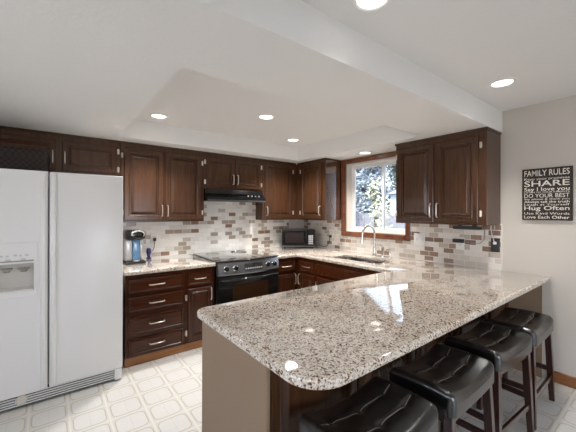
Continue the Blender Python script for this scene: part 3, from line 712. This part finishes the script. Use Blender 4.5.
# light bar under the right wall cabinet
t = thing('light_bar', 'black light bar under the right wall cabinet, above the counter', 'under-cabinet light', (3.40, 1.39, 1.316))
b = bm_new(); box(b, 3.37, 3.43, 1.255, 1.515, 1.316, 1.350, .005, 2); box(b, 3.385, 3.415, 1.30, 1.33, 1.349, ZB-.001); box(b, 3.385, 3.415, 1.44, 1.47, 1.349, ZB-.001); obj('bar_body', b, M['blackmatte'], t)
b = bm_new(); box(b, 3.378, 3.422, 1.275, 1.495, 1.313, 1.3165, .001); obj('diffuser', b, M['silver'], t)
b = bm_new(); tube(b, [(3.43, 1.29, 1.335), (3.48, 1.275, 1.33), (TR-.008, 1.262, 1.30), (TR-.008, 1.265, 1.215), (TR-.010, 1.30, 1.175), (TR-.012, 1.36, 1.165), (TR-.020, 1.42, 1.170), (TR-.030, 1.455, 1.182)], .0035, 6); obj('cord', b, M['greyplastic'], t, 60)
b = bm_new(); box(b, TR-.056, TR-.0095, 1.452, 1.560, 1.165, 1.205, .006, 2); obj('power_adapter', b, M['blackmatte'], t)
t = thing('white_cord', 'thin white cord hanging from the right wall cabinet into dark outlet', 'cord', (TR-.01, 1.16, 1.36))
b = bm_new(); tube(b, [(TR-.012, 1.20, ZB-.001), (TR-.010, 1.205, 1.33), (TR-.010, 1.195, 1.27), (TR-.014, 1.178, 1.21), (TR-.026, 1.165, 1.185)], .004, 6); obj('cord', b, M['vinyl'], t, 60)
b = bm_new(); box(b, TR-.034, TR-.0095, 1.153, 1.180, 1.172, 1.200, .004); obj('plug', b, M['vinyl'], t)

# microwave, standing across the corner
t = thing('microwave', 'black countertop microwave standing across the corner under the wall cabinets', 'microwave', (3.105, 3.735, ZC)); loc = Vector((3.105, 3.735, ZC))
t.rotation_euler = (0, 0, YAW-PI/2+.03)
def mw(name, bm, mat, par, sm=None):
    for v in bm.verts: v.co += loc
    return obj(name, bm, mat, par, sm)
hw = .262
b = bm_new(); box(b, -hw, hw, .0, .36, .015, .285, .008, 2); mw('body', b, M['blackmatte'], t)
for x in (-hw+.04, hw-.04):
    for y in (.04, .32):
        b = bm_new(); lathe(b, (x, y, 0), [(.014, 0), (.016, .016), (0, .016)], 'Z', 12); mw('foot', b, M['blackmatte'], t)
b = bm_new(); box(b, -hw+.004, .120, -.022, -.001, .045, .278, .006, 2); dd = mw('door', b, M['black'], t)
b = bm_new(); box(b, -hw+.055, .080, -.0245, -.0215, .085, .245, .001); mw('door_window', b, M['mwglass'], dd)
b = bm_new(); box(b, -hw+.004, hw-.004, -.026, -.001, .018, .041, .005, 2); mw('trim_strip', b, M['panelgrey'], t)
b = bm_new(); box(b, .124, hw-.004, -.020, -.001, .045, .278, .005, 2); kp = mw('control_panel', b, M['black'], t)
b = bm_new(); box(b, .150, .226, -.0225, -.0195, .235, .262, .001); mw('display', b, M['glassblack'], kp)
for r in range(5):
    for c in range(3):
        x = .163+.025*c; z = .075+.029*r
        b = bm_new(); box(b, x-.0105, x+.0105, -.0235, -.0195, z-.011, z+.011, .002); mw('button', b, M['silver'], kp)
b = bm_new(); bpy.context.view_layer.update(); inv = t.matrix_world.inverted()
cordp = [(3.43, 3.62, ZC+.05), (3.465, 3.56, ZC+.012), (TR-.03, 3.50, ZC+.03), (TR-.02, 3.455, ZC+.10), (TR-.03, 3.43, ZC+.185)]
tube(b, [inv @ Vector(q) for q in cordp], .005, 6); mw('cord', b, M['blackmatte'], t, 60)
b = bm_new(); box(b, TR-.040, TR-.0095, 3.408, 3.442, ZC+.168, ZC+.205, .005)
for v in b.verts: v.co = inv @ v.co
mw('plug', b, M['blackmatte'], t)

# ---------------------------------------------------------------- wall sign
SY0_, SY1_, SZ0, SZ1 = .594, .945, 1.422, 1.890; SXF = W-.030
t = thing('wall_sign', 'black square wall sign with cream family rules lettering', 'sign', (W, (SY0_+SY1_)/2, SZ0))
b = bm_new(); box(b, SXF, W-.001, SY0_, SY1_, SZ0, SZ1, .003); obj('board', b, M['signblack'], t)
lines = [('FAMILY RULES', 1.822, .052, 1), ('Keep your promises', 1.786, .020, 0), ('SHARE', 1.728, .050, 1), ('Say I love you', 1.686, .032, 1),
         ('LISTEN TO YOUR PARENTS', 1.667, .013, 0), ('DO YOUR BEST', 1.626, .034, 0), ('Say please & thank you', 1.605, .015, 0), ('Always tell the truth', 1.578, .020, 1),
         ('Laugh at Yourself', 1.554, .018, 0), ('Hug Often', 1.513, .036, 1), ('Use Kind Words', 1.473, .021, 0), ('Love Each Other', 1.436, .027, 1)]
for txt, z, hgt, bold in lines:
    cu = bpy.data.curves.new('lettering', 'FONT'); cu.body = txt; cu.size = 1; cu.extrude = 0; cu.offset = .010 if bold else 0; cu.resolution_u = 3
    tmp = bpy.data.objects.new('lettering', cu); C.objects.link(tmp); bpy.context.view_layer.update()
    me = bpy.data.meshes.new_from_object(tmp.evaluated_get(bpy.context.evaluated_depsgraph_get()))
    bpy.data.objects.remove(tmp); bpy.data.curves.remove(cu)
    b = bm_new(); b.from_mesh(me); bpy.data.meshes.remove(me)
    xs = [v.co.x for v in b.verts]; xa, xb = min(xs), max(xs); yb = .70; wd = (SY1_-SY0_)-.034
    for v in b.verts:
        v.co = Vector((SXF-.0012, SY1_-.017-wd*(v.co.x-xa)/(xb-xa), z+hgt*v.co.y/yb))
    r = bmesh.ops.extrude_face_region(b, geom=b.faces[:]); 
    for v in [g for g in r['geom'] if isinstance(g, bmesh.types.BMVert)]: v.co.x += .0016
    obj('lettering', b, M['letter'], t)

# ---------------------------------------------------------------- bar stools
def seat_mesh():
    hx, hy = .262, .172; nx, ny = 84, 60; zt, z0 = .632, .555; r = .034
    bx = [-.170, 0, .170]; by = [-.054, .054]
    b = bm_new(); V = []
    def prof(u):
        return math.sin(PI/2*u) if False else u
    for j in range(ny+1):
        row = []
        for i in range(nx+1):
            u = -1+2*i/nx; v = -1+2*j/ny; x, y = hx*u, hy*v
            ex = max(0, (abs(x)-(hx-r))/r); ey = max(0, (abs(y)-(hy-r))/r)
            e = min(1, math.hypot(ex, ey))
            z = zt+.046*abs(u)**2.2-.012*(1-u*u)*(1-v*v)*0+.012*(1-v*v)
            for qx in bx:
                for qy in by: z -= .011*math.exp(-((x-qx)**2+(y-qy)**2)/.024**2)
            for qy in by: z -= .0055*math.exp(-((y-qy)/.009)**2)*(1 if abs(x) < .225 else .4)
            z -= (r*1.0)*(1-math.sqrt(max(0, 1-e*e)))
            if ex > 0 and ey > 0 and math.hypot(ex, ey) > 1:
                k = 1/math.hypot(ex, ey); x = math.copysign(hx-r+ex*k*r, x); y = math.copysign(hy-r+ey*k*r, y)
            z += .0015*math.sin(40*x+9*y)*e
            row.append(b.verts.new((x, y, z)))
        V.append(row)
    for j in range(ny):
        for i in range(nx): b.faces.new((V[j][i], V[j][i+1], V[j+1][i+1], V[j+1][i]))
    loop = [V[0][i] for i in range(nx+1)]+[V[j][nx] for j in range(1, ny+1)]+[V[ny][i] for i in range(nx-1, -1, -1)]+[V[j][0] for j in range(ny-1, 0, -1)]
    prev = loop
    for k, z in ((1, .61), (2, .585), (3, z0)):
        cur = [b.verts.new((v.co.x*(1.004 if k == 2 else 1.0), v.co.y*(1.004 if k == 2 else 1.0), z+.012*(v.co.x/hx)**2)) for v in loop]
        n = len(loop)
        for q in range(n): b.faces.new((prev[q], prev[(q+1) % n], cur[(q+1) % n], cur[q]))
        prev = cur
    b.faces.new(prev)
    bmesh.ops.remove_doubles(b, verts=b.verts, dist=1e-5)
    def top(x, y):
        best = min(V_flat, key=lambda c: (c[0]-x)**2+(c[1]-y)**2); return best[2]
    V_flat = [tuple(v.co) for v in b.verts if v.co.z > .6]
    return b, bx, by, top, hx, hy
def make_stool(label):
    t = thing('bar_stool', label, 'stool', (0, 0, 0), 'black saddle bar stools along the peninsula')
    b, bx, by, top, hx, hy = seat_mesh()
    tops = {(x, y): top(x, y) for x in bx for y in by}
    seat = obj('seat', b, M['leather'], t, 70)
    for (x, y), z in tops.items():
        q = bm_new(); lathe(q, (x, y, z-.003), [(.011, 0), (.011, .003), (.008, .007), (0, .0085)], 'Z', 12); obj('button', q, M['leather'], seat, 60)
    for y in by:
        q = bm_new(); tube(q, [(x, y+.003*math.sin(30*x), top(x, y)+.0005) for x in [-.225+.45*k/40 for k in range(41)]], .0022, 6); obj('seam', q, M['seam'], seat, 60)
    b = bm_new()
    for s in (-1, 1): box(b, -hx+.03, hx-.03, s*(hy-.036)-.011, s*(hy-.036)+.011, .515, .568, .003); box(b, s*(hx-.036)-.011, s*(hx-.036)+.011, -hy+.047, hy-.047, .515, .568, .003)
    obj('apron', b, M['stoolwood'], t)
    def leg(sx, sy, z): k = (.567-z)/.567; return Vector((sx*(hx-.034+.030*k), sy*(hy-.034+.022*k), z))
    for sx in (-1, 1):
        for sy in (-1, 1):
            b = bm_new(); R = []
            for z in (0, .30, .567):
                c = leg(sx, sy, z); h = .0165 if z == 0 else .020
                R.append([b.verts.new((c.x+a*h, c.y+d*h, z)) for a, d in ((-1, -1), (1, -1), (1, 1), (-1, 1))])
            for A, B in zip(R, R[1:]):
                for k in range(4): b.faces.new((A[k], A[(k+1) % 4], B[(k+1) % 4], B[k]))
            b.faces.new(R[0]); b.faces.new(R[-1])
            bmesh.ops.bevel(b, geom=[e for e in b.edges if abs((e.verts[0].co-e.verts[1].co).z) > .1], offset=.003, segments=1, affect='EDGES')
            obj('leg', b, M['stoolwood'], t)
    for s in (-1, 1):
        a, c = leg(-1, s, .19), leg(1, s, .19); b = bm_new(); box(b, a.x+.015, c.x-.015, a.y-.009, a.y+.009, .172, .208, .002); obj('stretcher', b, M['stoolwood'], t)
        a, c = leg(s, -1, .25), leg(s, 1, .25); b = bm_new(); box(b, a.x-.009, a.x+.009, a.y+.015, c.y-.015, .232, .268, .002); obj('stretcher', b, M['stoolwood'], t)
    return t
def dup(root, label):
    r = root.copy(); C.objects.link(r); r['label'] = label
    for ch in list(root.children):
        c = ch.copy(); C.objects.link(c); c.parent = r
        for g in list(ch.children):
            d = g.copy(); C.objects.link(d); d.parent = c
    return r
s0 = make_stool('black leather saddle stool nearest the rounded bar corner and the taupe end panel')
spots = [(1.055, .808, 0), (1.680, .808, .02), (2.325, .815, -.05), (2.905, .810, .015)]
labs = [None, 'black leather saddle stool second along the bar from its rounded corner', 'black leather saddle stool second from the wall, between two others',
        'black leather saddle stool against the right wall beside the baseboard']
for k, (x, y, a) in enumerate(spots):
    o = s0 if k == 0 else dup(s0, labs[k])
    o.location = (x, y, 0); o.rotation_euler = (0, 0, a)

# ---------------------------------------------------------------- recessed lights
cans = [(.905, 3.37, ZH, 'recessed ceiling light at the left of the raised tray, above the drawers'), (1.80, 2.70, ZH, 'recessed ceiling light in the middle of the raised tray'),
        (2.67, 3.34, ZH, 'recessed ceiling light at the right of the raised tray, near the corner cabinets'), (3.32, 2.62, ZS, 'recessed light in the low soffit above the window'),
        (2.75, .870, ZH, 'recessed ceiling light on the dining side near the right wall'), (1.19, .900, ZH, 'recessed ceiling light on the dining side cut by the top of the picture')]
for x, y, z, lab in cans:
    t = thing('recessed_light', lab, 'ceiling light', (x, y, z), 'recessed ceiling lights')
    b = bm_new(); lathe(b, (x, y, z), [(.098, 0), (.096, .005), (.078, .008), (.072, .004), (.070, .0005), (.070, 0)], 'Z-', 32); obj('trim_ring', b, M['vinyl'], t, 50)
    b = bm_new(); lathe(b, (x, y, z), [(.069, 0), (.068, .0025), (.04, .006), (0, .007)], 'Z-', 28); obj('lamp', b, M['lamp'], t, 60)
    light('can_light', 'SPOT', (x, y, z-.03), 105 if y > 1.2 and z > 2.4 else (55 if x > 2 else 12), (1, .975, .94), spot_size=2.0, spot_blend=.8, shadow_soft_size=.07, aim=(0, 0, -1))

# ---------------------------------------------------------------- the garden beyond the window
b = bm_new(); box(b, -20, 30, -20, 34, -.5, -.4)
o = obj('garden_ground', b, M['lawn']); o['kind'] = 'structure'
t = thing('garden_fence', 'grey weathered board fence beyond the kitchen window', 'fence', (11, 9, -.4))
b = bm_new()
for k in range(90): box(b, 11.0+.01*(k % 2), 11.03+.01*(k % 2), 2+.16*k, 2.148+.16*k, -.4, 1.45)
obj('boards', b, M['fence'], t)
b = bm_new(); box(b, 11.04, 11.10, 2, 16.4, -.1, 0); box(b, 11.04, 11.10, 2, 16.4, .8, .9); obj('rail', b, M['fence'], t)
def tree(label, x, y, h, rad, n, leaf, sz, trunk, group='garden trees'):
    t = thing('tree', label, 'tree', (x, y, -.4), group)
    b = bm_new(); pts = [(x, y, -.4), (x+.08, y+.05, h*.3), (x, y, h*.7), (x+.05, y, h*.95)]
    tube(b, pts, [trunk, trunk*.8, trunk*.45, trunk*.15], 8)
    rnd = random.Random(int(x*100+y*10))
    tips = []
    for k in range(16):
        z = h*(.18+.75*k/16); a = rnd.uniform(0, 2*PI); L = rad*(1-.55*k/16)*rnd.uniform(.7, 1)
        q = (x+L*math.cos(a), y+L*math.sin(a), z+L*.35); tips.append(q)
        tube(b, [(x, y, z), (x+L*.5*math.cos(a), y+L*.5*math.sin(a), z+L*.22), q], [trunk*.3, trunk*.18, trunk*.06], 5)
    obj('trunk', b, M['bark'], t, 60)
    b = bm_new()
    for k in range(n):
        q = rnd.choice(tips); s = rnd.random()**.6; c = Vector((x+(q[0]-x)*s, y+(q[1]-y)*s, q[2]-rad*.2*(1-s)))+Vector((rnd.gauss(0, .22*rad), rnd.gauss(0, .22*rad), rnd.gauss(0, .2*rad)))
        u = Vector((rnd.gauss(0, 1), rnd.gauss(0, 1), rnd.gauss(0, 1))).normalized(); v = u.orthogonal().normalized(); d = sz*rnd.uniform(.6, 1.3)
        b.faces.new([b.verts.new(c+u*d), b.verts.new(c+v*d*.5), b.verts.new(c-u*d), b.verts.new(c-v*d*.5)])
    me = bpy.data.meshes.new('foliage')
    off = Vector((x, y, -.4))
    for vv in b.verts: vv.co -= off
    b.to_mesh(me); b.free(); o = bpy.data.objects.new('foliage', me); C.objects.link(o); me.materials.append(leaf); o.parent = t
tree('small yellow green tree in the middle of the left window pane', 8.0, 5.92, 2.75, .5, 560, M['leaf_yellow'], .06, .06)
tree('blue green evergreen at the left side of the kitchen window', 9.2, 8.3, 4.6, .85, 3400, M['leaf_blue'], .09, .14)
tree('tall blue green evergreen behind the fence, left of the pale house', 13.6, 10.3, 5.6, 1.15, 4600, M['leaf_blue'], .11, .18)
tree('tall blue green evergreen behind the fence at far left of the window', 13.8, 13.4, 6.0, 1.2, 4200, M['leaf_blue'], .11, .18)
tree('dark leafy tree above the pale neighbouring house', 17.6, 11.2, 6.0, 1.5, 4600, M['leaf_dark'], .13, .18)
tree('tall pale evergreen far behind the other garden trees', 18.5, 15.4, 7.0, 1.7, 4600, M['leaf_blue'], .14, .2)
t = thing('neighbour_house', 'pale blue neighbouring house seen at the right of the window', 'house', (13.6, 6.7, -.4))
b = bm_new(); box(b, 12.2, 15, 5.2, 8.2, -.4, 2.3); obj('wall', b, M['siding'], t)
b = bm_new(); A = [b.verts.new(q) for q in ((12.0, 5.1, 2.3), (12.0, 8.3, 2.3), (13.6, 8.3, 2.8), (13.6, 5.1, 2.8), (15.2, 5.1, 2.3), (15.2, 8.3, 2.3))]
b.faces.new((A[0], A[1], A[2], A[3])); b.faces.new((A[3], A[2], A[5], A[4])); b.faces.new((A[0], A[3], A[4])); b.faces.new((A[1], A[5], A[2])); b.faces.new((A[0], A[4], A[5], A[1])); obj('roof', b, M['fence'], t)
